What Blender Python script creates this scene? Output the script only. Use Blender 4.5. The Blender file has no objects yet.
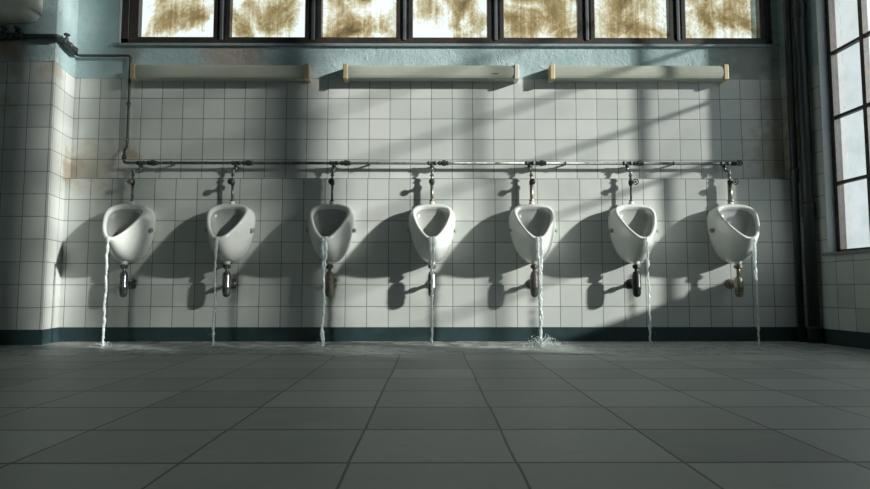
import bpy, bmesh, math, random
from mathutils import Vector, Matrix, noise
random.seed(7)
C = bpy.context.scene.collection
S = bpy.context.scene
PI = math.pi

# ------------------------------------------------------------------ helpers
def obj(name, bm, mat, parent=None, smooth=False):
    me = bpy.data.meshes.new(name)
    bmesh.ops.recalc_face_normals(bm, faces=bm.faces)
    bm.to_mesh(me); bm.free()
    mats = mat if isinstance(mat, (list, tuple)) else [mat]
    for m in mats: me.materials.append(m)
    if smooth:
        for p in me.polygons: p.use_smooth = True
    o = bpy.data.objects.new(name, me); C.objects.link(o)
    if parent: o.parent = parent
    return o

def tag(o, label=None, cat=None, group=None, kind=None):
    if label: o['label'] = label
    if cat: o['category'] = cat
    if group: o['group'] = group
    if kind: o['kind'] = kind
    return o

def thing(name, label, cat, loc=(0, 0, 0), group=None):
    o = bpy.data.objects.new(name, None); C.objects.link(o)
    o.location = loc; o.empty_display_size = .05
    return tag(o, label, cat, group)

def copy_tree(o, parent=None):
    c = o.copy(); C.objects.link(c)
    if parent: c.parent = parent
    for ch in list(o.children): copy_tree(ch, c)
    return c

def struct(name, bm, mat, parent=None, smooth=False):
    o = obj(name, bm, mat, parent, smooth)
    if not parent: o['kind'] = 'structure'
    return o

def hexa(bm, pts):
    vs = [bm.verts.new(p) for p in pts]
    fs = []
    for f in ((0,1,2,3),(4,7,6,5),(0,4,5,1),(1,5,6,2),(2,6,7,3),(3,7,4,0)):
        fs.append(bm.faces.new([vs[i] for i in f]))
    return vs, fs

def box(bm, x0, x1, y0, y1, z0, z1, bev=0):
    vs, fs = hexa(bm, [(x0,y0,z0),(x1,y0,z0),(x1,y1,z0),(x0,y1,z0),(x0,y0,z1),(x1,y0,z1),(x1,y1,z1),(x0,y1,z1)])
    if bev:
        es = {e for f in fs for e in f.edges}
        bmesh.ops.bevel(bm, geom=list(es), offset=bev, segments=3, affect='EDGES', profile=.5)
    return bm

def frames_for(pts):
    n = len(pts); T = []
    for i in range(n):
        a = pts[max(i-1, 0)]; b = pts[min(i+1, n-1)]
        T.append((b-a).normalized())
    up = Vector((0,0,1)) if abs(T[0].z) < .9 else Vector((0,1,0))
    N = [(up - T[0]*up.dot(T[0])).normalized()]
    for i in range(1, n):
        q = N[-1] - T[i]*N[-1].dot(T[i]); N.append(q.normalized())
    return T, N

def sweep(bm, pts, rad, seg=14, caps=True):
    pts = [Vector(p) for p in pts]
    T, N = frames_for(pts); rings = []
    for i, p in enumerate(pts):
        r = rad[i] if isinstance(rad, (list, tuple)) else rad
        B = T[i].cross(N[i])
        rings.append([bm.verts.new(p + (N[i]*math.cos(2*PI*k/seg) + B*math.sin(2*PI*k/seg))*r) for k in range(seg)])
    for a, b in zip(rings, rings[1:]):
        for k in range(seg):
            bm.faces.new((a[k], a[(k+1) % seg], b[(k+1) % seg], b[k]))
    if caps:
        bm.faces.new(rings[0]); bm.faces.new(rings[-1])
    return bm

def fillet(pts, r, n=6):
    pts = [Vector(p) for p in pts]; out = [pts[0]]
    for a, b, c in zip(pts, pts[1:], pts[2:]):
        d1 = (a-b); d2 = (c-b); rr = min(r, d1.length*.49, d2.length*.49)
        p = b + d1.normalized()*rr; q = b + d2.normalized()*rr
        for i in range(n+1):
            t = i/n; out.append(p*(1-t)**2 + b*2*t*(1-t) + q*t*t)
    out.append(pts[-1]); return out

def lathe(bm, prof, o, axis='Z', seg=20):
    """prof: (radius, distance along axis)"""
    o = Vector(o)
    ax = {'Z': (Vector((1,0,0)), Vector((0,1,0)), Vector((0,0,1))),
          'Y': (Vector((0,0,1)), Vector((1,0,0)), Vector((0,1,0))),
          'X': (Vector((0,1,0)), Vector((0,0,1)), Vector((1,0,0)))}[axis]
    rings = []
    for r, h in prof:
        r = max(r, 1e-5)
        rings.append([bm.verts.new(o + ax[2]*h + (ax[0]*math.cos(2*PI*k/seg)+ax[1]*math.sin(2*PI*k/seg))*r) for k in range(seg)])
    for a, b in zip(rings, rings[1:]):
        for k in range(seg): bm.faces.new((a[k], a[(k+1) % seg], b[(k+1) % seg], b[k]))
    bm.faces.new(rings[0]); bm.faces.new(rings[-1])
    return bm

def torus(bm, o, R, r, axis='Y', seg=24, sg=8):
    o = Vector(o); rings = []
    for i in range(seg):
        a = 2*PI*i/seg
        if axis == 'Y': d = Vector((math.cos(a), 0, math.sin(a))); n = Vector((0,1,0))
        elif axis == 'X': d = Vector((0, math.cos(a), math.sin(a))); n = Vector((1,0,0))
        else: d = Vector((math.cos(a), math.sin(a), 0)); n = Vector((0,0,1))
        rings.append([bm.verts.new(o + d*(R + r*math.cos(2*PI*k/sg)) + n*r*math.sin(2*PI*k/sg)) for k in range(sg)])
    for i in range(seg):
        a, b = rings[i], rings[(i+1) % seg]
        for k in range(sg): bm.faces.new((a[k], a[(k+1) % sg], b[(k+1) % sg], b[k]))
    return bm

# ------------------------------------------------------------------ materials
class NT:
    def __init__(s, name):
        s.m = bpy.data.materials.new(name); s.m.use_nodes = True
        s.t = s.m.node_tree; s.t.nodes.clear()
        s.out = s.t.nodes.new('ShaderNodeOutputMaterial')
    def n(s, ty, **kw):
        nd = s.t.nodes.new(ty)
        for k, v in kw.items(): setattr(nd, k, v)
        return nd
    def l(s, a, b): s.t.links.new(a, b)
    def setin(s, sock, v):
        if isinstance(v, bpy.types.NodeSocket): s.l(v, sock)
        else: sock.default_value = v
    def math(s, op, a, b=0.0, c=None, clamp=False):
        nd = s.n('ShaderNodeMath', operation=op, use_clamp=clamp)
        s.setin(nd.inputs[0], a); s.setin(nd.inputs[1], b)
        if c is not None: s.setin(nd.inputs[2], c)
        return nd.outputs[0]
    def mix(s, f, a, b):
        nd = s.n('ShaderNodeMix', data_type='RGBA')
        s.setin(nd.inputs[0], f); s.setin(nd.inputs[6], a); s.setin(nd.inputs[7], b)
        return nd.outputs[2]
    def noise(s, vec, scale, detail=4, rough=.55, dist=0):
        nd = s.n('ShaderNodeTexNoise'); s.l(vec, nd.inputs['Vector'])
        nd.inputs['Scale'].default_value = scale; nd.inputs['Detail'].default_value = detail
        nd.inputs['Roughness'].default_value = rough; nd.inputs['Distortion'].default_value = dist
        return nd.outputs['Fac']
    def step(s, v, a, b):     # smooth ramp a -> b giving 0..1
        nd = s.n('ShaderNodeMapRange', interpolation_type='SMOOTHSTEP'); s.setin(nd.inputs[0], v)
        nd.inputs[1].default_value = a; nd.inputs[2].default_value = b
        return nd.outputs[0]
    def coords(s):
        tc = s.n('ShaderNodeTexCoord'); sp = s.n('ShaderNodeSeparateXYZ'); s.l(tc.outputs['Object'], sp.inputs[0])
        return tc.outputs['Object'], sp.outputs
    def comb(s, x, y, z):
        nd = s.n('ShaderNodeCombineXYZ')
        for i, v in enumerate((x, y, z)): s.setin(nd.inputs[i], v)
        return nd.outputs[0]
    def bump(s, h, strength=.3, dist=.002):
        nd = s.n('ShaderNodeBump'); s.l(h, nd.inputs['Height'])
        nd.inputs['Strength'].default_value = strength; nd.inputs['Distance'].default_value = dist
        return nd.outputs[0]
    def princ(s, col, rough=.5, metal=0, normal=None, spec=.5, **kw):
        p = s.n('ShaderNodeBsdfPrincipled')
        s.setin(p.inputs['Base Color'], col); s.setin(p.inputs['Roughness'], rough)
        s.setin(p.inputs['Metallic'], metal); s.setin(p.inputs['Specular IOR Level'], spec)
        if normal: s.l(normal, p.inputs['Normal'])
        for k, v in kw.items(): s.setin(p.inputs[k.replace('_', ' ')], v)
        return p.outputs[0]
    def done(s, sh): s.l(sh, s.out.inputs['Surface']); return s.m

def rgb(r, g, b): return (r, g, b, 1)
TILE = .15

def wall_mat(axis, off):
    m = NT('tiled_wall_' + axis)
    v, xyz = m.coords()
    u = xyz[0] if axis == 'X' else xyz[1]; z = xyz[2]
    wob = m.math('MULTIPLY', m.math('SUBTRACT', m.noise(v, 3.0, 2), .5), .006)
    tu = m.math('DIVIDE', m.math('ADD', m.math('SUBTRACT', u, off), wob), TILE)
    tz = m.math('DIVIDE', m.math('ADD', m.math('SUBTRACT', z, .092), wob), TILE)
    du = m.math('MULTIPLY', m.math('PINGPONG', tu, .5), TILE)
    dz = m.math('MULTIPLY', m.math('PINGPONG', tz, .5), TILE)
    d = m.math('MINIMUM', du, dz)
    grout = m.math('SUBTRACT', 1.0, m.step(d, .0016, .0032))
    cell = m.comb(m.math('FLOOR', tu), m.math('FLOOR', tz), 3.0 if axis == 'X' else 8.0)
    wn = m.n('ShaderNodeTexWhiteNoise', noise_dimensions='3D'); m.l(cell, wn.inputs['Vector'])
    rnd = wn.outputs['Value']
    big = m.noise(v, 2.3, 5)
    tilec = m.mix(rnd, rgb(.50, .535, .515), rgb(.61, .635, .61))
    tilec = m.mix(m.math('MULTIPLY', m.step(big, .45, .8), .45), tilec, rgb(.38, .40, .36))
    # old rust and lime stains at places of their own
    def stain(col, cpos, r, fac, base):
        vd = m.n('ShaderNodeVectorMath', operation='DISTANCE'); m.l(v, vd.inputs[0]); vd.inputs[1].default_value = cpos
        dd = m.math('ADD', vd.outputs['Value'], m.math('MULTIPLY', m.math('SUBTRACT', m.noise(v, 14, 4), .5), r*1.6))
        k = m.math('MULTIPLY', m.math('SUBTRACT', 1.0, m.step(dd, r*.2, r)), fac)
        return m.mix(k, base, col)
    for cp, r, f in (((-2.60, 4.25, 1.22), .15, .5), ((-2.45, 4.27, 1.22), .3, .35), ((-2.80, 3.95, 1.85), .13, .5), ((-2.85, 3.95, 1.62), .1, .45),
                     ((-2.57, 4.0, 1.85), .12, .45), ((-2.17, 4.27, 1.33), .09, .7), ((2.5, 4.27, 1.35), .28, .6), ((2.55, 4.25, 1.7), .25, .35)):
        tilec = stain(rgb(.30, .22, .12), cp, r, f, tilec)
    tilec = m.mix(m.math('MULTIPLY', grout, .85), tilec, rgb(.10, .115, .11))
    # paint above the tiling
    fl = m.noise(v, 9, 6, .65, .6); fine = m.noise(v, 55, 5, .6)
    paint = m.mix(m.step(m.noise(v, 2.0, 4), .35, .7), rgb(.33, .45, .46), rgb(.45, .58, .60))
    flake = m.step(fl, .60, .64)
    paint = m.mix(m.math('MULTIPLY', flake, .7), paint, rgb(.52, .60, .60))
    paint = m.mix(m.math('MULTIPLY', m.step(m.noise(v, 24, 6, .7, 1.0), .62, .70), .45), paint, rgb(.17, .22, .23))
    for cp, r, f, c in (((-1.45, 4.27, 2.06), .33, .65, rgb(.40, .26, .21)), ((-2.83, 3.95, 1.98), .13, .8, rgb(.33, .20, .14)),
                        ((-2.2, 4.27, 2.1), .12, .5, rgb(.2, .16, .1)), ((2.3, 4.27, 2.05), .35, .6, rgb(.22, .18, .13)), ((-2.95, 3.95, 2.08), .16, .5, rgb(.25, .20, .13))):
        paint = stain(c, cp, r, f, paint)
    isp = m.step(m.math('ADD', z, m.math('MULTIPLY', wob, .5)), 1.889, 1.893)
    col = m.mix(isp, tilec, paint)
    rough = m.math('ADD', m.math('MULTIPLY', isp, .20), m.math('ADD', .26, m.math('MULTIPLY', m.noise(v, 12, 3), .22)))
    # height
    prof = m.step(d, .001, .005)
    tilt = m.math('MULTIPLY', m.math('MULTIPLY', m.math('SUBTRACT', rnd, .5), m.math('FRACT', tu)), .5)
    hT = m.math('ADD', m.math('ADD', m.math('MULTIPLY', prof, .35), m.math('MULTIPLY', tilt, .8)), m.math('MULTIPLY', m.noise(v, 7, 2), .6))
    hP = m.math('ADD', m.math('MULTIPLY', flake, 3.0), m.math('ADD', m.math('MULTIPLY', fine, 2.2), m.math('MULTIPLY', m.noise(v, 16, 4), 4.5)))
    hm = m.n('ShaderNodeMix', data_type='FLOAT'); m.l(isp, hm.inputs[0]); m.l(hT, hm.inputs[2]); m.l(hP, hm.inputs[3])
    nrm = m.bump(hm.outputs[0], .7, .0022)
    return m.done(m.princ(col, rough, 0, nrm, .45))

def floor_mat():
    m = NT('floor_tiles')
    v, xyz = m.coords()
    wob = m.math('MULTIPLY', m.math('SUBTRACT', m.noise(v, 2.0, 2), .5), .008)
    W, H = .353, .297
    tv = m.math('DIVIDE', m.math('ADD', m.math('SUBTRACT', xyz[1], 1.29), wob), H)
    row = m.math('FLOOR', tv)
    rw = m.n('ShaderNodeTexWhiteNoise', noise_dimensions='1D'); m.l(row, rw.inputs['W'])
    tu = m.math('DIVIDE', m.math('ADD', m.math('ADD', xyz[0], .174), m.math('ADD', wob, m.math('MULTIPLY', rw.outputs['Value'], .003))), W)
    du = m.math('MULTIPLY', m.math('PINGPONG', tu, .5), W); dv = m.math('MULTIPLY', m.math('PINGPONG', tv, .5), H)
    d = m.math('MINIMUM', du, m.math('MULTIPLY', dv, .6))
    grout = m.math('SUBTRACT', 1.0, m.step(d, .0015, .0045))
    wn = m.n('ShaderNodeTexWhiteNoise', noise_dimensions='2D'); m.l(m.comb(m.math('FLOOR', tu), row, 0.0), wn.inputs['Vector'])
    n1 = m.noise(v, 5, 6, .6, .3); n2 = m.noise(v, 38, 5, .65)
    c = m.mix(wn.outputs['Value'], rgb(.30, .325, .31), rgb(.46, .48, .455))
    c = m.mix(m.math('MULTIPLY', m.step(n1, .4, .75), .5), c, rgb(.50, .50, .46))
    c = m.mix(m.math('MULTIPLY', m.step(n2, .5, .8), .4), c, rgb(.25, .265, .25))
    c = m.mix(m.math('MULTIPLY', grout, .85), c, rgb(.05, .055, .052))
    rough = m.math('ADD', .40, m.math('MULTIPLY', n1, .22))
    h = m.math('ADD', m.step(d, .001, .006), m.math('ADD', m.math('MULTIPLY', n2, .25), m.math('MULTIPLY', m.noise(v, 6, 3), .8)))
    return m.done(m.princ(c, rough, 0, m.bump(h, .5, .0018), .5))

def metal_mat(name, col, rough, metal=1.0, rust=None, rf=.4):
    m = NT(name); v, _ = m.coords()
    n = m.noise(v, 45, 5, .65); n2 = m.noise(v, 12, 4)
    c = m.mix(m.step(n, .35, .7), rgb(*col), rgb(*[x*.6 for x in col]))
    me = metal
    if rust:
        k = m.math('MULTIPLY', m.step(n2, .5, .62), rf)
        c = m.mix(k, c, rgb(*rust)); me = m.math('MULTIPLY', m.math('SUBTRACT', 1.0, k), metal)
    r = m.math('ADD', rough, m.math('MULTIPLY', n, .2))
    return m.done(m.princ(c, r, me, m.bump(n, .3, .0008), .5))

def plain_mat(name, col, rough=.5, var=.25, scale=10, bump=.2, spec=.5, **kw):
    m = NT(name); v, _ = m.coords()
    n = m.noise(v, scale, 5, .6)
    c = m.mix(n, rgb(*[x*(1-var) for x in col]), rgb(*[min(1, x*(1+var)) for x in col]))
    return m.done(m.princ(c, rough, 0, m.bump(m.noise(v, scale*4, 4), bump, .001), spec, **kw))

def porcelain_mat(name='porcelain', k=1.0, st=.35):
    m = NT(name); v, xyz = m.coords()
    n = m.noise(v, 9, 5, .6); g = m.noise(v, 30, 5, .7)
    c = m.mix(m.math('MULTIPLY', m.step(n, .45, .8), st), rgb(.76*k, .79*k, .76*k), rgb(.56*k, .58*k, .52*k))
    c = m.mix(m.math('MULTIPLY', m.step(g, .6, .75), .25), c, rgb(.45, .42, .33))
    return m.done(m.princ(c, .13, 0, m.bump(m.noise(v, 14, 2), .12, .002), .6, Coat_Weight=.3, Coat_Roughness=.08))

def dirty_glass(name='grimy_glass'):
    m = NT(name); v, xyz = m.coords()
    px = m.math('FLOOR', m.math('DIVIDE', m.math('ADD', xyz[0], 1.879+.33525), .6705))
    vv = m.comb(m.math('ADD', xyz[0], m.math('MULTIPLY', px, 3.7)), px, m.math('ADD', xyz[2], m.math('MULTIPLY', px, 1.3)))
    sw = m.noise(vv, 2.8, 4, .5, 1.3)
    fi = m.noise(vv, 16, 6, .7, 2.5)
    mp = m.n('ShaderNodeMapping'); m.l(vv, mp.inputs[0]); mp.inputs['Scale'].default_value = (34, 1, 2.2)
    st = m.noise(mp.outputs[0], 1.0, 4, .6, .4)
    a = m.math('ADD', m.math('MULTIPLY', sw, .62), m.math('MULTIPLY', fi, .22))
    a = m.math('ADD', a, m.math('MULTIPLY', st, .16))
    ux = m.math('ABSOLUTE', m.math('SUBTRACT', m.math('FRACT', m.math('DIVIDE', m.math('ADD', xyz[0], 1.879+.33525), .6705)), .5))
    edge = m.step(ux, .22, .40)
    low = m.math('SUBTRACT', 1.0, m.step(xyz[2], 2.20, 2.30))
    a = m.math('SUBTRACT', a, m.math('MULTIPLY', m.math('MAXIMUM', edge, low), .075))
    r = m.n('ShaderNodeValToRGB'); m.l(a, r.inputs[0]); e = r.color_ramp.elements
    e[0].position = .395; e[0].color = rgb(1, 1, .98)
    e[1].position = .645; e[1].color = rgb(.30, .245, .17)
    x = e.new(.455); x.color = rgb(.84, .78, .66)
    x = e.new(.53); x.color = rgb(.60, .50, .34)
    tr = m.n('ShaderNodeBsdfTransparent'); m.l(r.outputs[0], tr.inputs[0])
    gl = m.n('ShaderNodeBsdfDiffuse'); gl.inputs[0].default_value = rgb(.25, .21, .14)
    mx = m.n('ShaderNodeMixShader'); mx.inputs[0].default_value = .12
    m.l(tr.outputs[0], mx.inputs[1]); m.l(gl.outputs[0], mx.inputs[2])
    return m.done(mx.outputs[0])

def clear_glass(name, t):
    m = NT(name); v, _ = m.coords()
    n = m.noise(v, 5, 5)
    tr = m.n('ShaderNodeBsdfTransparent'); m.l(m.mix(m.step(n, .4, .8), rgb(t, t, t), rgb(t*.90, t*.92, t*.92)), tr.inputs[0])
    gl = m.n('ShaderNodeBsdfGlossy'); gl.inputs['Roughness'].default_value = .1
    mx = m.n('ShaderNodeMixShader'); mx.inputs[0].default_value = .04
    m.l(tr.outputs[0], mx.inputs[1]); m.l(gl.outputs[0], mx.inputs[2])
    return m.done(mx.outputs[0])

def water_mat(name, white, trans=True):
    m = NT(name); v, _ = m.coords()
    mp = m.n('ShaderNodeMapping'); m.l(v, mp.inputs[0]); mp.inputs['Scale'].default_value = (70, 70, 11)
    n = m.noise(mp.outputs[0], 1.0, 3, .6)
    nrm = m.bump(n, 1.0, .004)
    g = m.n('ShaderNodeBsdfPrincipled'); g.inputs['Base Color'].default_value = rgb(.96, 1, .99)
    g.inputs['Roughness'].default_value = .04; g.inputs['IOR'].default_value = 1.33; g.inputs['Transmission Weight'].default_value = 1
    m.l(nrm, g.inputs['Normal'])
    t = m.n('ShaderNodeBsdfTranslucent'); t.inputs[0].default_value = rgb(.85, .90, .90)
    d = m.princ(rgb(.85, .90, .90), .15, 0, nrm, .8)
    a = m.n('ShaderNodeMixShader'); a.inputs[0].default_value = .5; m.l(t.outputs[0], a.inputs[1]); m.l(d, a.inputs[2])
    b = m.n('ShaderNodeMixShader'); m.l(m.math('MULTIPLY', m.math('ADD', m.math('MULTIPLY', m.step(n, .32, .6), .15), .85), white), b.inputs[0]); m.l(g.outputs[0], b.inputs[1]); m.l(a.outputs[0], b.inputs[2])
    return m.done(b.outputs[0])

def film_mat():
    m = NT('water_film'); v, _ = m.coords()
    h = m.math('ADD', m.noise(v, 22, 4, .6, .8), m.math('MULTIPLY', m.noise(v, 7, 3), 1.2))
    nrm = m.bump(h, 1.0, .012)
    tr = m.n('ShaderNodeBsdfTransparent'); tr.inputs[0].default_value = rgb(.86, .90, .89)
    g = m.n('ShaderNodeBsdfGlossy'); g.inputs['Roughness'].default_value = .30; m.l(nrm, g.inputs['Normal'])
    fr = m.n('ShaderNodeFresnel'); fr.inputs[0].default_value = 1.33; m.l(nrm, fr.inputs['Normal'])
    mx = m.n('ShaderNodeMixShader'); m.l(fr.outputs[0], mx.inputs[0]); m.l(tr.outputs[0], mx.inputs[1]); m.l(g.outputs[0], mx.inputs[2])
    df = m.n('ShaderNodeBsdfDiffuse'); df.inputs[0].default_value = rgb(.72, .76, .74)  # pale diffuse patches painted in for the reflection of the lit tiles
    m2 = m.n('ShaderNodeMixShader'); m.l(m.math('MULTIPLY', m.step(m.noise(v, 11, 6, .7, .6), .36, .62), .55), m2.inputs[0])
    m.l(mx.outputs[0], m2.inputs[1]); m.l(df.outputs[0], m2.inputs[2])
    return m.done(m2.outputs[0])

MWX = wall_mat('X', -.005); MWY = wall_mat('Y', 4.2); MWP = wall_mat('Y', 4.12)
MFL = floor_mat()
MPLAS = plain_mat('plaster', (.34, .40, .40), .7)
MBASE = plain_mat('teal_baseboard_paint', (.026, .052, .058), .35, .35, 14, .4)
MFRAME = metal_mat('dark_window_frame', (.045, .042, .040), .35, .0, (.10, .045, .025), .35)
MMULL = plain_mat('painted_mullion', (.10, .115, .12), .4, .3, 12)
MSTEEL = metal_mat('steel_window_bar', (.06, .06, .06), .4, .2, (.10, .055, .035), .4)
MREV = plain_mat('reveal_paint', (.55, .58, .60), .5, .12, 20, .4)
MPC = porcelain_mat(); MPCI = porcelain_mat('darker_bowl_lining', .50, .8)  # bowl lining: darker, more mottled copy of the body glaze
MPIPE = metal_mat('old_chrome_pipe', (.24, .26, .25), .30, .95, (.055, .050, .042), .75)
MPIPED = metal_mat('blackened_pipe', (.055, .07, .068), .35, .3, (.07, .055, .045), .5)
MBRASS = metal_mat('worn_brass', (.42, .39, .31), .28, .8, (.14, .11, .08), .6)
MTRAPC = metal_mat('tarnished_chrome_trap', (.28, .30, .30), .16, .95, (.03, .03, .03), .7)
MTRAPG = metal_mat('grey_brown_trap', (.20, .19, .17), .35, .4, (.10, .08, .06), .5)
MTRAPB = metal_mat('black_trap', (.022, .028, .028), .28, .2)
MTRAPT = metal_mat('tan_brass_trap', (.36, .31, .24), .30, .5, (.12, .10, .08), .5)
MCPIPE = plain_mat('dark_corner_pipe_paint', (.030, .040, .042), .38, .3, 10)
MCOVER = plain_mat('aged_lamp_diffuser', (.42, .44, .37), .22, .15, 6, .1, .6)
MCAP = plain_mat('yellowed_end_cap', (.62, .50, .30), .45, .12, 12)
MCAPW = plain_mat('pale_end_cap', (.74, .72, .62), .45, .1, 12)
MLBACK = plain_mat('lamp_tray_enamel', (.50, .52, .47), .35, .1)
MGD = dirty_glass()
MGC = clear_glass('window_glass', .97); MGC3 = clear_glass('sun_dimming_glass', .56); MGC2 = clear_glass('sun_reducing_glass', .79)  # last two are tinted, added to weaken the sun on the wall
MWAT = water_mat('falling_water', 1.0)
MFILM = film_mat()
MCAPB = plain_mat('fixing_cap', (.30, .31, .29), .3, .2)

# ------------------------------------------------------------------ setting
YL, YU = 4.2, 4.27          # lower wall face, recessed upper wall face
XL = -2.587                 # pillar side face at the wall
XPF, YP = -2.538, 3.95       # pillar front arris
def wallmesh(name, bm, side=None):
    bmesh.ops.recalc_face_normals(bm, faces=bm.faces)
    for f in bm.faces: f.material_index = 1 if abs(f.normal.x) > .7 else 0
    return struct(name, bm, [MWX, side or MWY])
bm = bmesh.new()
TH = 4.55
box(bm, -3.75, 2.76, YL, TH, -.02, 1.145)                     # lower part with ledge
box(bm, -3.75, -2.277, YU, TH, 1.145, 3.2)
box(bm, -2.277, 2.50, YU, TH, 1.145, 2.150)
box(bm, 2.50, 2.545, YU, TH, 1.145, 3.2)
box(bm, 2.545, 2.76, YL, TH, 1.145, 3.2)
box(bm, -3.75, 2.76, YU, TH, 3.2, 5.0)
wallmesh('wall_back', bm)
bm = bmesh.new()
hexa(bm, [(-3.75, YP, -.02), (XPF, YP, -.02), (XL, YL, -.02), (-3.75, YL, -.02), (-3.75, YP, 5), (XPF, YP, 5), (XL, YL, 5), (-3.75, YL, 5)])
hexa(bm, [(-3.0, YL, 1.145), (XL, YL, 1.145), (XL-.004, YU, 1.145), (-3.0, YU, 1.145), (-3.0, YL, 5), (XL, YL, 5), (XL-.004, YU, 5), (-3.0, YU, 5)])
wallmesh('wall_pillar', bm, MWP)
# right wall frame: s runs from the corner toward the camera, n outward
ang = .053; k_ = 1/math.hypot(1, ang)
RO = Vector((2.62, 4.2, 0)); RD = Vector((ang*k_, -k_, 0)); RN = Vector((k_, ang*k_, 0))
def RP(s, n, z): return RO + RD*s + RN*n + Vector((0, 0, z))
def rbox(bm, s0, s1, n0, n1, z0, z1):
    return hexa(bm, [RP(s0,n0,z0), RP(s1,n0,z0), RP(s1,n1,z0), RP(s0,n1,z0), RP(s0,n0,z1), RP(s1,n0,z1), RP(s1,n1,z1), RP(s0,n1,z1)])
WT = .17; CEIL = 4.9
wins = [(.235, 1.79, .60, 3.76), (1.91, 2.52, .95, 4.3), (2.60, 2.995, 1.5, 4.5)]
bm = bmesh.new(); s_prev = -.1
for (a, b, z0, z1) in wins:
    rbox(bm, s_prev, a, 0, WT, -.02, CEIL+.1)
    rbox(bm, a, b, 0, WT, -.02, z0); rbox(bm, a, b, 0, WT, z1, CEIL+.1)
    s_prev = b
rbox(bm, s_prev, 7.6, 0, WT, -.02, CEIL+.1)
wallmesh('wall_right', bm)
bm = bmesh.new(); box(bm, -3.95, -3.75, -3.1, TH, -.02, 5.0); wallmesh('wall_left', bm)
bm = bmesh.new()
for x0, x1, z0, z1 in ((-3.95, 3.4, -.02, 1.6), (-3.95, 3.4, 3.1, 5.0), (-3.95, -.9, 1.6, 3.1), (.9, 3.4, 1.6, 3.1)): box(bm, x0, x1, -3.3, -3.1, z0, z1)  # gap left for the added fill window
wallmesh('wall_rear', bm)
bm = bmesh.new(); box(bm, -3.95, 3.5, -3.3, TH, -.2, 0); struct('floor', bm, MFL)
bm = bmesh.new(); box(bm, -3.95, 3.5, -3.3, TH, CEIL, CEIL+.2); struct('ceiling', bm, MPLAS)
# baseboards
BH = .100
bm = bmesh.new(); box(bm, XL+.004, 2.615, YL-.008, YL+.01, 0, BH, .002); struct('baseboard_back', bm, MBASE)
bm = bmesh.new()
bp = [(-3.74, YP+.002), (-3.74, YP-.008), (XPF+.008, YP-.008), (XL+.008, YL-.008), (XL-.01, YL-.008), (XPF-.01, YP+.002)]
lo = [bm.verts.new((x, y, 0)) for x, y in bp]; hi = [bm.verts.new((x, y, BH)) for x, y in bp]
bm.faces.new(lo); bm.faces.new(hi)
for k in range(6): bm.faces.new((lo[k], lo[(k+1) % 6], hi[(k+1) % 6], hi[k]))
struct('baseboard_pillar', bm, MBASE)
bm = bmesh.new(); rbox(bm, .01, 7.2, -.008, .005, 0, BH); struct('baseboard_right', bm, MBASE)

# ---- window_1: the grimy strip window over the lamps
w1 = bpy.data.objects.new('window_1', None); C.objects.link(w1); w1['kind'] = 'structure'; w1.location = (0, YU, 2.15)
def loc(bm, o): bm.transform(Matrix.Translation(-Vector(o))); return bm
WB, WTOP, WXL, WXR = 2.150, 3.2, -2.277, 2.50
FY0, FY1 = YU+.005, YU+.085
bm = bmesh.new()
box(bm, WXL, WXR, FY0, FY1, WB, WB+.042, .004); box(bm, WXL, WXR, FY0, FY1, WTOP-.045, WTOP, .004)
box(bm, WXL, WXL+.055, FY0, FY1, WB, WTOP, .004); box(bm, WXR-.045, WXR, FY0, FY1, WB, WTOP, .004)
obj('window_frame', loc(bm, w1.location), MFRAME, w1)
bm = bmesh.new(); box(bm, WXL-.012, WXL+.002, YU-.006, FY1, WB-.004, WTOP, .003); obj('reveal_strip', loc(bm, w1.location), MREV, w1)
bm = bmesh.new(); box(bm, WXL-.05, WXR+.045, YU-.022, YU+.01, WB-.022, WB-.002, .004); obj('window_sill', loc(bm, w1.location), plain_mat('sill_paint', (.26, .33, .34), .5, .35, 25, .8), w1)
PC = [-1.879+.6705*i for i in range(7)]
for i, c in enumerate(PC):
    bm = bmesh.new(); a, b = c-.306, c+.306
    z0, z1 = WB+.040, WTOP-.042; f = .0335
    if i == 0: a = WXL+.055
    if i == 6: b = WXR-.045
    y0, y1 = FY0+.004, FY0+.058
    box(bm, a, c-.274, y0, y1, z0, z1, .003); box(bm, c+.274, b, y0, y1, z0, z1, .003)
    box(bm, c-.276, c+.276, y0, y1, z0, z0+.016, .003); box(bm, c-.276, c+.276, y0, y1, z1-.03, z1, .003)
    cas = obj('casement', loc(bm, w1.location), MFRAME, w1)
    bm = bmesh.new(); box(bm, c-.275, c+.275, y0+.028, y0+.033, z0+.014, z1-.028)
    g = bmesh.ops
    o = obj('pane', bm, MGD, cas); o.location = -w1.location
for i in range(6):
    c = (PC[i]+PC[i+1])/2
    bm = bmesh.new(); box(bm, c-.0315, c+.0315, FY0+.02, FY1, WB+.03, WTOP-.03, .003)
    box(bm, c-.012, c+.012, FY0-.008, FY0+.022, WB+.03, WTOP-.03, .004)
    obj('mullion', loc(bm, w1.location), MMULL, w1)

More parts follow.
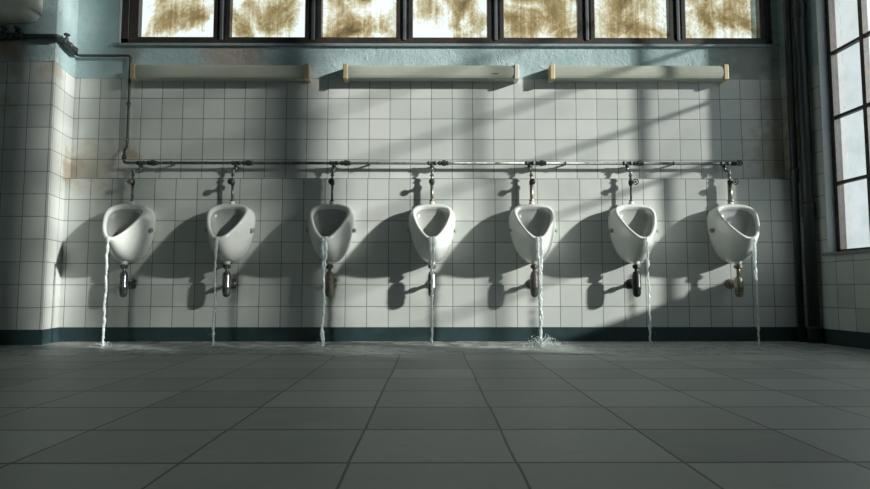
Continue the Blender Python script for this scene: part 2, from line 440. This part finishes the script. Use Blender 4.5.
# ---- steel windows in the right wall
def steel_window(idx, a, b, z0, z1, glass, cols, rows):
    r = bpy.data.objects.new('window_%d' % idx, None); C.objects.link(r); r['kind'] = 'structure'; r.location = RP(a, 0, z0)
    L = r.location.copy()
    bm = bmesh.new()            # painted reveal
    t = .006
    rbox(bm, a-.001, a+t, -.004, WT-.01, z0, z1); rbox(bm, b-t, b+.001, -.004, WT-.01, z0, z1); rbox(bm, a, b, -.004, WT-.01, z1-t, z1)
    obj('window_reveal', loc(bm, L), MREV, r)
    bm = bmesh.new(); rbox(bm, a-.03, b+.03, -.022, .12, z0-.016, z0+.004); obj('window_sill', loc(bm, L), plain_mat('sill_stone', (.20, .21, .20), .45), r)
    n0, n1 = .055, .10
    bm = bmesh.new(); fw = .035
    rbox(bm, a+t, a+t+fw, n0, n1, z0, z1); rbox(bm, b-t-fw, b-t, n0, n1, z0, z1)
    rbox(bm, a, b, n0, n1, z0+.002, z0+.024); rbox(bm, a, b, n0, n1, z1-fw, z1)
    obj('window_frame', loc(bm, L), MSTEEL, r)
    ia, ib, iz0, iz1 = a+t+fw, b-t-fw, z0+.024, z1-fw
    for c in range(1, len(cols)-1):
        s = ia+(ib-ia)*cols[c]; w = .016
        bm = bmesh.new(); rbox(bm, s-w, s+w, n0+.004, n1-.004, iz0, iz1); obj('vertical_bar', loc(bm, L), MSTEEL, r)
    for q in range(1, rows):
        z = iz0+(iz1-iz0)*q/rows
        bm = bmesh.new(); rbox(bm, ia, ib, n0+.008, n1-.008, z-.010, z+.010); obj('glazing_bar', loc(bm, L), MSTEEL, r)
    for c in range(len(cols)-1):
        bm = bmesh.new(); s0 = ia+(ib-ia)*cols[c]+.002; s1 = ia+(ib-ia)*cols[c+1]-.002
        rbox(bm, s0, s1, n0+.020, n0+.024, iz0, iz1); obj('pane', loc(bm, L), glass[c], r)
    return r
steel_window(2, *wins[0], [MGC2, MGC, MGC], [0, .178, .60, 1], 7)
steel_window(3, *wins[1], [MGC3], [0, 1], 7)
steel_window(4, *wins[2], [MGC], [0, 1], 6)

for n_, (x0, x1) in ((5, (-.9, .9)),):  # unseen rear window, added to fill the room with skylight
    fill_window = bpy.data.objects.new('window_%d' % n_, None); C.objects.link(fill_window); fill_window['kind'] = 'structure'; fill_window.location = (x0, -3.1, 1.6)
    bm = bmesh.new()
    for k in range(6):
        xx = x0+(x1-x0-.04)*k/5; box(bm, xx, xx+.04, -3.18, -3.14, 1.6, 3.1)
    for k in range(4):
        zz = 1.6+1.46*k/3; box(bm, x0, x1, -3.18, -3.14, zz, zz+.04)
    obj('window_frame', loc(bm, fill_window.location), MSTEEL, fill_window)
    bm = bmesh.new(); box(bm, x0, x1, -3.163, -3.157, 1.6, 3.1); obj('pane', loc(bm, fill_window.location), MGC, fill_window)

# ------------------------------------------------------------------ urinals
def bez(a, b, c, t): return a*(1-t)**2 + b*2*t*(1-t) + c*t*t
def bez3(a, b, c, d, t): return a*(1-t)**3 + b*3*t*(1-t)**2 + c*3*t*t*(1-t) + d*t**3
NTH = 56
def egg(th, hw, top, bot, squ):
    """closed curve, th from the top clockwise; u lateral, w 0 bottom..1 top; wide rounded top, narrow lip"""
    c, s = math.cos(th), math.sin(th)
    w = (c+1)/2
    e = .62 if c > 0 else .92
    cc = math.copysign(abs(c)**e, c); 
    u = math.copysign(abs(s)**(.72), s)
    width = hw*(1 - squ*((1-cc)/2)**1.15)
    v = (cc+1)/2
    return u*width, bot+(top-bot)*v
R_TOP, R_BOT = Vector((0, -.072, .957)), Vector((0, -.324, .682))     # rim plane (local: y=0 is the wall face)
pl = (R_TOP-R_BOT); pn = Vector((0, pl.z, -pl.y)).normalized(); pn = Vector((0, -abs(pn.y), abs(pn.z)))   # outward normal of the opening
def rim(th, inset):
    u, v = egg(th, .166-inset, 1-inset/pl.length*1.0, inset/pl.length*1.15, .60)
    return R_BOT + pl*v + Vector((u, 0, 0))
def back(th):
    u, v = egg(th, .166, .948, .556, .34)
    return Vector((u, 0, v))
def make_urinal():
    root = thing('urinal', 'x', 'urinal')
    bm = bmesh.new(); rows = []
    ths = [2*PI*k/NTH for k in range(NTH)]
    def ring(f): rows.append([bm.verts.new(f(t)) for t in ths])
    NS = 14
    for i in range(NS+1):
        s = 1-i/NS
        def f(th, s=s):
            R = rim(th, .0) - pn*.012; W = back(th)
            low = ((1-math.cos(th))/2)**1.3
            side = abs(math.sin(th))
            c1 = R*.62+W*.38 + Vector((math.copysign(.022*side, math.sin(th)), -.022*low, -.062*low))
            c2 = R*.22+W*.78 + Vector((math.copysign(.026*side, math.sin(th)), -.070*low, -.066*low))
            return bez3(R, c1, c2, W, s)
        ring(f)
    # rolled rim
    for a in range(1, 8):
        t = PI*a/8
        def f(th, t=t):
            return rim(th, .0165-.0165*math.cos(t)) - pn*.012 + pn*.013*math.sin(t)
        ring(f)
    # bowl
    bot = Vector((0, -.150, .640))
    for i in range(0, 15):
        s = i/15
        def f(th, s=s):
            R = rim(th, .033) - pn*.012
            c1 = R - pn*.06 + Vector((R.x*.02, 0, 0))
            c2 = bot + (R-bot)*.62 - pn*.02
            # keep inside the body
            p = bez3(R, c1, c2, bot, s)
            p.y = min(p.y, -.022)
            return p
        ring(f)
    for a, b in zip(rows, rows[1:]):
        for k in range(NTH): bm.faces.new((a[k], a[(k+1) % NTH], b[(k+1) % NTH], b[k]))
    bm.faces.new(rows[0]); bm.faces.new(rows[-1])
    nr = NS+1+7
    ids = {}
    for i_, rw_ in enumerate(rows):
        for v_ in rw_: ids[v_] = i_
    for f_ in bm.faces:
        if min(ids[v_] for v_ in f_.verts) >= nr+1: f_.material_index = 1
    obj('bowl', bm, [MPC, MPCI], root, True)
    # flush inlet spigot on top, spreader inside, side fixing caps, outlet horn
    bm = bmesh.new(); lathe(bm, [(.020, .945), (.020, .962), (.016, .966), (.016, .972)], (0, -.052, 0)); obj('inlet_collar', bm, MPC, root, True)
    for sx in (-1, 1):
        bm = bmesh.new(); lathe(bm, [(.013, 0), (.013, .006), (.009, .010), (.003, .011)], (0, 0, 0), 'X', 16)
        torus(bm, (.006, 0, 0), .013, .0035, 'X', 20, 6)
        bm.transform(Matrix.Rotation(0 if sx > 0 else PI, 4, 'Z')); bm.transform(Matrix.Rotation(-sx*math.radians(38), 4, 'Z')); bm.transform(Matrix.Rotation(-sx*-.2, 4, 'Y'))
        bm.transform(Matrix.Translation((sx*.158, -.098, .765)))
        obj('fixing_cap', bm, MCAPB, root, True)
    bm = bmesh.new(); lathe(bm, [(.026, .575), (.026, .548), (.021, .542), (.021, .53)], (0, -.125, 0)); obj('outlet_horn', bm, MPC, root, True)
    return root
XS = [(i-3)*.695 for i in range(7)]
ulab = ['white ceramic urinal at the far left of the row, beside the projecting tiled pillar',
        'white ceramic urinal second from the left, above a dark chrome trap',
        'white ceramic urinal third from the left, with two twined strands of water at its lip',
        'white ceramic urinal in the middle of the row, seen straight on',
        'white ceramic urinal just right of the middle one, above the splashing stream',
        'white ceramic urinal second from the right, above the black trap',
        'white ceramic urinal at the far right of the row, nearest the dark corner pipes']
proto = make_urinal()
for i, x in enumerate(XS):
    o = proto if i == 0 else copy_tree(proto)
    o.location = (x, YL-.001, 0); tag(o, ulab[i], 'urinal', 'urinals along the tiled wall')

# ------------------------------------------------------------------ traps
def make_trap(i):
    mats = [MTRAPC, MTRAPC, MTRAPT, MTRAPC, MTRAPG, MTRAPB, MBRASS]
    labs = ['tarnished chrome bottle trap under the leftmost urinal', 'dark chrome bottle trap with bright glints under the second urinal from the left',
            'dull tan bottle trap behind the water under the third urinal from the left', 'chrome bottle trap half hidden by water under the middle urinal',
            'grey brown bottle trap under the urinal with the splashing stream', 'black bottle trap under the second urinal from the right',
            'short brassy bottle trap with a big round nut under the rightmost urinal']
    m = mats[i]
    r = thing('bottle_trap', labs[i], 'drain trap', (XS[i], YL, 0), 'bottle traps under the urinals')
    yc = -.125
    short = (i == 6)
    bm = bmesh.new(); lathe(bm, [(.0125, .535), (.0125, .44)], (0, yc, 0), seg=16); obj('tailpipe', bm, m, r, True)
    bm = bmesh.new(); R = .026 if not short else .028
    lathe(bm, [(.019, .528), (R, .526), (R, .508), (.020, .502), (.015, .500)], (0, yc, 0), seg=8 if not short else 20); obj('nut', bm, m, r)
    top = .462 if not short else .425
    bm = bmesh.new(); prof = [(.013, top+.02), (.021, top+.018), (.023, top+.006), (.026, top), (.028, top-.01), (.0285, .385), (.030, .380), (.030, .368), (.0275, .362), (.027, .335), (.022, .318), (.012, .310), (0, .308)]
    lathe(bm, prof, (0, yc, 0)); obj('trap_cup', bm, m, r, True)
    zz = .40
    bm = bmesh.new(); sweep(bm, [(0, yc+.015, zz), (0, -.004, zz)], .0125, 14); arm = obj('outlet_arm', bm, m, r, True)
    bm = bmesh.new(); lathe(bm, [(.013, -.022), (.020, -.018), (.034, -.006), (.035, -.001)], (0, 0, zz), 'Y'); obj('wall_flange', bm, m if i != 6 else MTRAPT, r, True)
    bm = bmesh.new(); lathe(bm, [(.016, 0), (.019, .002), (.019, .016), (.016, .018)], (0, -.075, zz), 'Y', 8); obj('nut', bm, m, arm)
for i in range(7): make_trap(i)

# ------------------------------------------------------------------ supply pipe and flush pipes
YM, ZM = 4.212, 1.256
sp = thing('water_supply_pipe', 'long dark horizontal supply pipe running above all the urinals', 'pipe', (0, YM, ZM))
LM = sp.location.copy()
bm = bmesh.new(); sweep(bm, fillet([(-2.185, YM, 1.33), (-2.185, YM, ZM), (2.175, YM, ZM)], .02), .0105, 14); obj('main_pipe', loc(bm, LM), MPIPE, sp, True)
for i, x in enumerate(XS):
    t = XS[i]+ (.02 if i == 0 else 0)
    bm = bmesh.new(); lathe(bm, [(.011, -.030), (.0155, -.028), (.0155, -.020), (.0135, -.018), (.0135, .018), (.0155, .020), (.0155, .028), (.011, .030)], (t, YM, ZM), 'X', 14)
    lathe(bm, [(.0135, 0), (.0135, -.016), (.0155, -.018), (.0155, -.028), (.011, -.030)], (t, YM, ZM), 'Z', 14)
    obj('tee_fitting', loc(bm, LM), MPIPED, sp, True)
    if i < 6:
        bm = bmesh.new(); c = t+.085
        lathe(bm, [(.011, -.040), (.016, -.038), (.016, -.024), (.014, -.022), (.014, -.014)], (c, YM, ZM), 'X', 14)
        lathe(bm, [(.014, -.014), (.021, -.012), (.021, .012), (.014, .014)], (c, YM, ZM), 'X', 6)
        lathe(bm, [(.014, .012), (.016, .020), (.016, .030), (.011, .034)], (c, YM, ZM), 'X', 14)
        obj('union_coupling', loc(bm, LM), MPIPED, sp)
bm = bmesh.new(); lathe(bm, [(.011, -.03), (.016, -.028), (.016, .005), (.013, .012), (.013, .02)], (2.165, YM, ZM), 'X', 14); torus(bm, (2.18, YM-.022, ZM), .017, .006, 'Y'); lathe(bm, [(.009, -.03), (.009, .0)], (2.18, YM, ZM), 'Y', 12)
obj('end_fitting', loc(bm, LM), MPIPED, sp, True)
bm = bmesh.new(); lathe(bm, [(.011, -.02), (.0155, -.018), (.0155, .0), (.011, .012)], (-2.185, YM, ZM+.045), 'Z', 14); obj('elbow', loc(bm, LM), MPIPED, sp, True)
for x in (-1.85, -.45, .95, 1.72):
    bm = bmesh.new(); torus(bm, (x, YM, ZM), .0125, .003, 'X', 18, 6); box(bm, x-.006, x+.006, YM+.012, YU-.001, ZM-.005, ZM+.005); obj('pipe_clip', loc(bm, LM), MPIPED, sp)

flab = ['thin flush pipe with a round valve knob above the leftmost urinal', 'thin flush pipe with a dark knob above the second urinal from the left',
        'thin flush pipe with a dark knob above the third urinal from the left', 'straight brassy flush pipe with a dark round knob above the middle urinal',
        'brassy flush pipe with a kinked top above the urinal just right of the middle', 'thin dark kinked flush pipe with a small handwheel above the second urinal from the right',
        'wide pale flush pipe with a small handwheel above the rightmost urinal']
YD = 4.147
for i, x in enumerate(XS):
    r = thing('flush_pipe', flab[i], 'pipe', (x, YD, .97), 'flush pipes above the urinals'); L = r.location.copy()
    mt = [MPIPE, MPIPE, MPIPE, MBRASS, MBRASS, MPIPED, MBRASS][i]; rr = [.0085, .0085, .0085, .0115, .0125, .007, .0165][i]
    t = x + (.02 if i == 0 else 0)
    jog = [0, 0, 0, 0, .0, .0, .0][i]
    bm = bmesh.new(); sweep(bm, fillet([(t, YM, ZM-.028), (t, YM, 1.205), (x, YD, 1.185), (x, YD, 1.155)], .012), .0085, 12)
    obj('offset_bend', loc(bm, L), MPIPE, r, True)
    for z in (1.150, 1.180):
        bm = bmesh.new(); lathe(bm, [(.0085, 0), (.0135, .001), (.0135, .011), (.0085, .012)], (x, YD, z), 'Z', 6); obj('nut', loc(bm, L), MPIPE, r)
    # valve
    bm = bmesh.new(); lathe(bm, [(.009, .0), (.013, .004), (.016, .016), (.016, .026), (.013, .038), (.009, .044)], (x, YD, 1.083), 'Z', 16)
    lathe(bm, [(.011, 0), (.011, -.030), (.006, -.032), (.006, -.045)], (x, YD, 1.105), 'Y', 14); vb = obj('valve_body', loc(bm, L), MPIPED, r, True)
    if i < 5:
        bm = bmesh.new(); lathe(bm, [(.008, 0), (.020, -.003), (.0225, -.009), (.020, -.015), (.008, -.018), (.001, -.018)], (x, YD-.036, 1.105), 'Y', 10); obj('valve_knob', loc(bm, L), MPIPED if i else MTRAPT, vb, True)
        if i > 3: pass
    else:
        bm = bmesh.new(); cx = x+.022
        torus(bm, (cx, YD-.04, 1.105), .0185, .004, 'Y')
        for a in range(4):
            d = Vector((math.cos(a*PI/2+.4), 0, math.sin(a*PI/2+.4)))*.018
            sweep(bm, [Vector((cx, YD-.04, 1.105)), Vector((cx, YD-.04, 1.105))+d], .0025, 6)
        lathe(bm, [(.007, 0), (.007, -.008)], (cx, YD-.036, 1.105), 'Y', 10)
        sweep(bm, [(x, YD-.03, 1.105), (cx, YD-.038, 1.105)], .005, 8)
        obj('handwheel', loc(bm, L), MPIPED, vb, True)
    bm = bmesh.new(); sweep(bm, [(x, YD, 1.158), (x, YD, 1.120)], .0085, 12); sweep(bm, [(x, YD, 1.090), (x, YD, .968)], rr, 16); obj('down_pipe', loc(bm, L), mt, r, True)
    bm = bmesh.new(); lathe(bm, [(rr, 0), (rr+.006, .001), (rr+.006, .010), (rr, .012)], (x, YD, .974), 'Z', 8); obj('nut', loc(bm, L), mt, r)

# thin feed pipe from the left
ZF = 2.05
fd = thing('feed_pipe', 'thin dark feed pipe coming round the pillar and dropping to the supply pipe', 'pipe', (-2.185, 4.24, ZF)); LF = fd.location.copy()
yq = YU-.024
bm = bmesh.new()
sweep(bm, fillet([(XL+.024, 4.20, ZF), (XL+.026, yq, ZF), (-2.185, yq, ZF), (-2.185, yq, 1.38), (-2.185, YM, 1.345), (-2.185, YM, 1.322)], .022), .0095, 12)
obj('thin_pipe', loc(bm, LF), MPIPED, fd, True)
bm = bmesh.new()
sweep(bm, fillet([(-3.6, YP-.034, ZF), (XPF+.030, YP-.034, ZF), (XL+.028, YL-.0, ZF)], .02), .0175, 14)
obj('thick_pipe', loc(bm, LF), MPIPED, fd, True)
def stop_valve(c, along, parent, L):
    bm = bmesh.new()
    lathe(bm, [(.018, -.045), (.025, -.043), (.025, -.028), (.019, -.026), (.024, -.012), (.024, .012), (.019, .026), (.025, .028), (.025, .043), (.018, .045)], c, along, 10)
    lathe(bm, [(.012, .015), (.012, .040), (.007, .042), (.007, .055), (.018, .056), (.020, .062), (.018, .068), (.002, .069)], c, 'Z', 12)
    obj('stop_valve', loc(bm, L), MPIPED, parent, True)
stop_valve((XPF+.021, 4.03, ZF), 'Y', fd, LF)
stop_valve((-2.78, YP-.034, ZF), 'X', fd, LF); stop_valve((-2.87, YP-.034, ZF), 'X', fd, LF)
bm = bmesh.new(); lathe(bm, [(.018, -.03), (.024, -.028), (.024, .028), (.018, .03)], (XPF+.012, 4.12, ZF), 'Y', 6); obj('union_coupling', loc(bm, LF), MPIPED, fd)
for z in (1.43, 1.70):
    bm = bmesh.new(); torus(bm, (-2.185, yq, z), .011, .004, 'Z', 18, 6); lathe(bm, [(.016, -.0005), (.016, -.006), (.008, -.012), (.008, -.02)], (-2.185-.012, YU, z), 'Y', 12); obj('pipe_clip', loc(bm, LF), MTRAPT if z < 1.5 else MPIPED, fd)

# corner pipes
def riser(x, y, r, zs, lab):
    t = thing('riser_pipe', lab, 'pipe', (x, y, 0))
    bm = bmesh.new(); lathe(bm, [(r, 0), (r, CEIL)], (0, 0, 0), 'Z', 24); obj('pipe_shaft', bm, MCPIPE, t, True)
    for z in zs:
        bm = bmesh.new(); lathe(bm, [(r, z-.05), (r+.006, z-.045), (r+.006, z+.035), (r+.009, z+.037), (r+.009, z+.05), (r, z+.052)], (0, 0, 0), 'Z', 24); obj('socket_collar', bm, MCPIPE, t, True)
riser(2.535, 4.135, .022, (1.15, 2.6), 'slimmer of the two dark vertical pipes in the right corner, against the back wall')
riser(2.578, 4.066, .034, (.06, .9, 2.3), 'thicker dark vertical pipe in the right corner, next to the window wall')

# ------------------------------------------------------------------ wall lamps
llab = ['unlit fluorescent batten lamp with yellowed end caps at the left, above the two leftmost urinals', 'unlit fluorescent batten lamp in the middle with a whitish right end cap',
        'unlit fluorescent batten lamp at the right with an ochre left end cap']
for i, (a, b) in enumerate(((-2.150, -.879), (-.636, .622), (.844, 2.124))):
    t = thing('batten_lamp', llab[i], 'lamp', ((a+b)/2, YU, 1.91), 'wall lamps under the window'); L = t.location.copy()
    z0, z1 = 1.862, 1.966; y0 = YU-.088
    bm = bmesh.new(); box(bm, a+.01, b-.01, YU-.03, YU-.001, z0+.006, z1-.006, .003); obj('lamp_tray', loc(bm, L), MLBACK, t)
    # hollow prismatic cover : extruded profile
    prof = [(YU-.028, z0+.002), (y0+.02, z0), (y0+.006, z0+.008), (y0, z0+.024), (y0-.002, (z0+z1)/2), (y0, z1-.024), (y0+.006, z1-.008), (y0+.02, z1), (YU-.028, z1-.002)]
    bm = bmesh.new(); A = [bm.verts.new((a+.016, p[0], p[1])) for p in prof]; B = [bm.verts.new((b-.016, p[0], p[1])) for p in prof]
    for k in range(len(prof)): bm.faces.new((A[k], A[(k+1) % len(prof)], B[(k+1) % len(prof)], B[k]))
    bm.faces.new(A); bm.faces.new(B)
    es = [e for e in bm.edges if abs(e.verts[0].co.x-e.verts[1].co.x) > .1]
    obj('lamp_cover', loc(bm, L), MCOVER, t)
    for q, (e0, e1) in enumerate(((a, a+.034), (b-.034, b))):
        bm = bmesh.new(); box(bm, e0, e1, y0-.005, YU-.001, z0-.003, z1+.003, .005)
        c = obj('end_cap', loc(bm, L), MCAPW if (i == 1 and q == 1) else MCAP, t)
        if i == 1 and q == 1: c['label'] = 'whitish end cap'
    if i == 1:
        bm = bmesh.new(); box(bm, .43, .475, y0-.004, y0+.004, 1.895, 1.90, .001); obj('chrome_clip', loc(bm, L), MPIPE, t)

# ------------------------------------------------------------------ cistern on the pillar
cs = thing('cistern', 'white ceramic cistern with a rust-stained underside, high on the pillar at the top left', 'cistern', (-2.8, YP, 2.14)); LC = cs.location.copy()
def rrect(x0, x1, y0, y1, r, n=7):
    out = []
    for cx, cy, a0 in ((x1-r, y0+r, -PI/2), (x1-.012, y1-.012, 0), (x0+.012, y1-.012, PI/2), (x0+r, y0+r, PI)):
        rr = r if cy < (y0+y1)/2 else .012
        for k in range(n): a = a0+PI/2*k/(n-1); out.append((cx+rr*math.cos(a), cy+rr*math.sin(a)))
    return out
bm = bmesh.new(); rows = []
for z, ins in ((2.138, .085), (2.144, .055), (2.156, .030), (2.176, .012), (2.21, .003), (2.30, 0), (2.47, -.006), (2.485, -.003)):
    rows.append([bm.verts.new((x, min(y, YP-.001), z + (.035*max(0, (x+2.86)/.2)**2 if z < 2.2 else 0))) for x, y in rrect(-3.15+ins, -2.632-ins*.8, YP-.150+ins, YP-.001, .045)])
for a, b in zip(rows, rows[1:]):
    for k in range(len(a)): bm.faces.new((a[k], a[(k+1) % len(a)], b[(k+1) % len(b)], b[k]))
bm.faces.new(rows[0]); bm.faces.new(rows[-1])
def cis_mat():
    m = NT('stained_cistern_glaze'); v, xyz = m.coords()
    n = m.noise(v, 14, 5, .65)
    low = m.math('SUBTRACT', 1.0, m.step(m.math('ADD', xyz[2], m.math('MULTIPLY', n, .06)), .01, .10))
    c = m.mix(m.math('MULTIPLY', low, .6), rgb(.80, .80, .73), rgb(.48, .42, .30))
    return m.done(m.princ(c, .18, 0, m.bump(n, .15, .002), .5))
MCIS = cis_mat()
obj('tank', loc(bm, LC), MCIS, cs, True)
bm = bmesh.new(); box(bm, -3.16, -2.622, YP-.160, YP-.001, 2.486, 2.515, .008); obj('lid', loc(bm, LC), MCIS, cs)
cf = thing('cistern_down_pipe', 'short pale pipe with a flared nut below the cistern at the top left', 'pipe', (-2.885, YP-.08, 2.13)); L = cf.location.copy()
bm = bmesh.new(); sweep(bm, fillet([(-2.885, YP-.09, 2.142), (-2.885, YP-.09, 2.085), (-2.885, YP-.06, 2.066), (-2.885, YP-.052, 2.062)], .01), .0085, 12); obj('pipe_run', loc(bm, L), MCAPB, cf, True)
bm = bmesh.new(); lathe(bm, [(.009, 0), (.015, .002), (.015, .012), (.010, .016)], (-2.885, YP-.09, 2.085), 'Z', 8); obj('nut', loc(bm, L), MPIPE, cf)

# ------------------------------------------------------------------ falling water
def stream(i, w0, w1, strands, wob, lab, brk=0.0):
    x = XS[i]; 
    bm = bmesh.new(); N = 130
    for sidx in range(strands):
        ph = sidx*2.1+i*7.3; side = 0 if strands == 1 else (sidx-(strands-1)/2)
        pts, rad = [], []
        for k in range(N+1):
            t = k/N
            if t < .06:                       # sheet crossing the lip
                q = t/.06; y = YL-.290-.048*q; z = .672+.020*math.sin(q*PI*.62)
            else:
                q = (t-.06)/.94; z = .690-.689*q; y = YL-.338-.012*math.sqrt(q)
            spread = w0*side*1.2*(1-min(1, t*2.2))**1.0 + side*w1*.7
            dx = spread + (noise.noise((t*7, ph, 0))*wob + noise.noise((t*26, ph, 5))*wob*.8)*min(1, t*4)
            rr = w1 + (w0-w1)*max(0, 1-t*3.2)
            rr *= .82 + .50*noise.noise((t*24, ph, 9)) + .30*noise.noise((t*60, ph, 2))
            if brk and t > .3: rr *= 1-brk*max(0, noise.noise((t*22, ph, 31)))*1.8
            pts.append((x+dx, y+noise.noise((t*18, ph, 3))*.003, z)); rad.append(max(.0012, rr))
        sweep(bm, pts, rad, 10)
    for k in range(5):      # beads thrown off the stream
        z = random.uniform(.02, .5); rr = random.uniform(.0015, .003)
        bmesh.ops.create_icosphere(bm, subdivisions=1, radius=rr, matrix=Matrix.Translation((x+random.choice((-1, 1))*random.uniform(.014, .03), YL-.385+random.uniform(-.02, .02), z)))
    bmesh.ops.translate(bm, verts=bm.verts, vec=(-x, -(YL-.36), 0))
    o = obj('water_stream', bm, MWAT, None, True); o.location = (x, YL-.36, 0)
    tag(o, lab, 'water', 'streams of water falling from the urinals')
stream(0, .012, .0095, 1, .007, 'thin wavering stream of water falling from the leftmost urinal', .35)
stream(1, .012, .0090, 1, .008, 'thin broken stream of water falling from the second urinal from the left', .5)
stream(2, .015, .0082, 2, .008, 'thick twisted stream of water falling from the third urinal from the left', .2)
stream(3, .017, .0072, 2, .007, 'stream fanning from the lip of the middle urinal and narrowing to the floor', .3)
stream(4, .016, .0098, 2, .008, 'heaviest stream of water, splashing on the floor right of the middle')
stream(5, .009, .0085, 1, .006, 'thin stream of water falling from the second urinal from the right', .6)
stream(6, .013, .0088, 1, .006, 'stream of water falling from the rightmost urinal near the corner', .5)

def splash(i, n, R, H, lab):
    bm = bmesh.new(); x, y = XS[i], YL-.355
    for k in range(n):
        a = random.uniform(0, 2*PI); q = random.random(); d = R*(.15+q**.8); z = max(.004, H*(1-q)*random.random()+.004)
        r = random.uniform(.0014, .0036)
        bmesh.ops.create_icosphere(bm, subdivisions=1, radius=r, matrix=Matrix.Translation((d*math.cos(a), d*math.sin(a)*.8, z)))
    for k in range(int(n*.18)):     # little jets
        a = random.uniform(0, 2*PI); l = random.uniform(.02, R*.7); h = random.uniform(.01, H*.8)
        p0 = Vector((0, 0, .002)); p1 = Vector((l*.5*math.cos(a), l*.5*math.sin(a), h)); p2 = Vector((l*math.cos(a), l*math.sin(a), h*.9))
        pts = [bez(p0, p1, p2, t/6) for t in range(7)]; sweep(bm, pts, [.0024, .002, .0017, .0014, .0012, .001, .0008], 6)
    o = obj('water_splash', bm, MWAT, None, True); o.location = (x, y, 0)
    tag(o, lab, 'water', None, 'stuff')
splash(4, 230, .13, .085, 'spray of droplets where the heaviest stream hits the floor')
splash(3, 26, .07, .03, 'small splash at the foot of the middle stream')
splash(2, 26, .08, .035, 'small splash at the foot of the thick twisted stream')
splash(0, 22, .08, .04, 'small splash at the foot of the leftmost stream')
splash(1, 18, .07, .03, 'small splash at the foot of the second stream from the left')
splash(5, 14, .06, .025, 'small splash at the foot of the second stream from the right')
splash(6, 16, .06, .025, 'small splash at the foot of the rightmost stream')

# puddle with an irregular front edge
bm = bmesh.new(); nx = 260; prev = None; z = .0025
for k in range(nx+1):
    x = -3.6+(2.60+3.6)*k/nx
    yf = 3.36 + .16*noise.noise((x*1.3, 0, 0)) + .06*noise.noise((x*5, 3, 0)) + (.12*max(0, 1-abs(x)/.5))
    yb = YL-.009 if x > XL+.03 else YP-.009
    col = [bm.verts.new((x, yf, .0003)), bm.verts.new((x, yf+.012, z)), bm.verts.new((x, yb, z)), bm.verts.new((x, yb, .0003))]
    if prev:
        for q in range(3): bm.faces.new((prev[q], col[q], col[q+1], prev[q+1]))
    prev = col
o = obj('puddle', bm, MFILM); tag(o, 'thin sheet of water lying on the grey floor tiles along the foot of the wall', 'water', None, 'stuff')

# ------------------------------------------------------------------ light
w = bpy.data.worlds.new('World'); S.world = w; w.use_nodes = True
bg = w.node_tree.nodes['Background']; bg.inputs[0].default_value = (.88, .99, 1.0, 1); bg.inputs[1].default_value = 1.35
sd = bpy.data.lights.new('sun', 'SUN'); sd.energy = 7.4; sd.color = (1, .985, .93); sd.angle = math.radians(2.2)
so = bpy.data.objects.new('sun', sd); C.objects.link(so)
d = Vector((-2.0, 1.0, -.68)); so.rotation_euler = d.to_track_quat('-Z', 'Y').to_euler(); so.location = (8, -2, 5)

cam = bpy.data.cameras.new('camera'); co = bpy.data.objects.new('camera', cam); C.objects.link(co)
cam.sensor_width = 36; cam.lens = 36*600/870; cam.clip_start = .02
co.location = (0, 0, .364); co.rotation_euler = (math.radians(90+4.24), 0, math.radians(-.29))
S.camera = co
S.view_settings.view_transform = 'Standard'; S.view_settings.look = 'None'; S.view_settings.exposure = 0; S.view_settings.gamma = 1
S.view_settings.use_curve_mapping = False
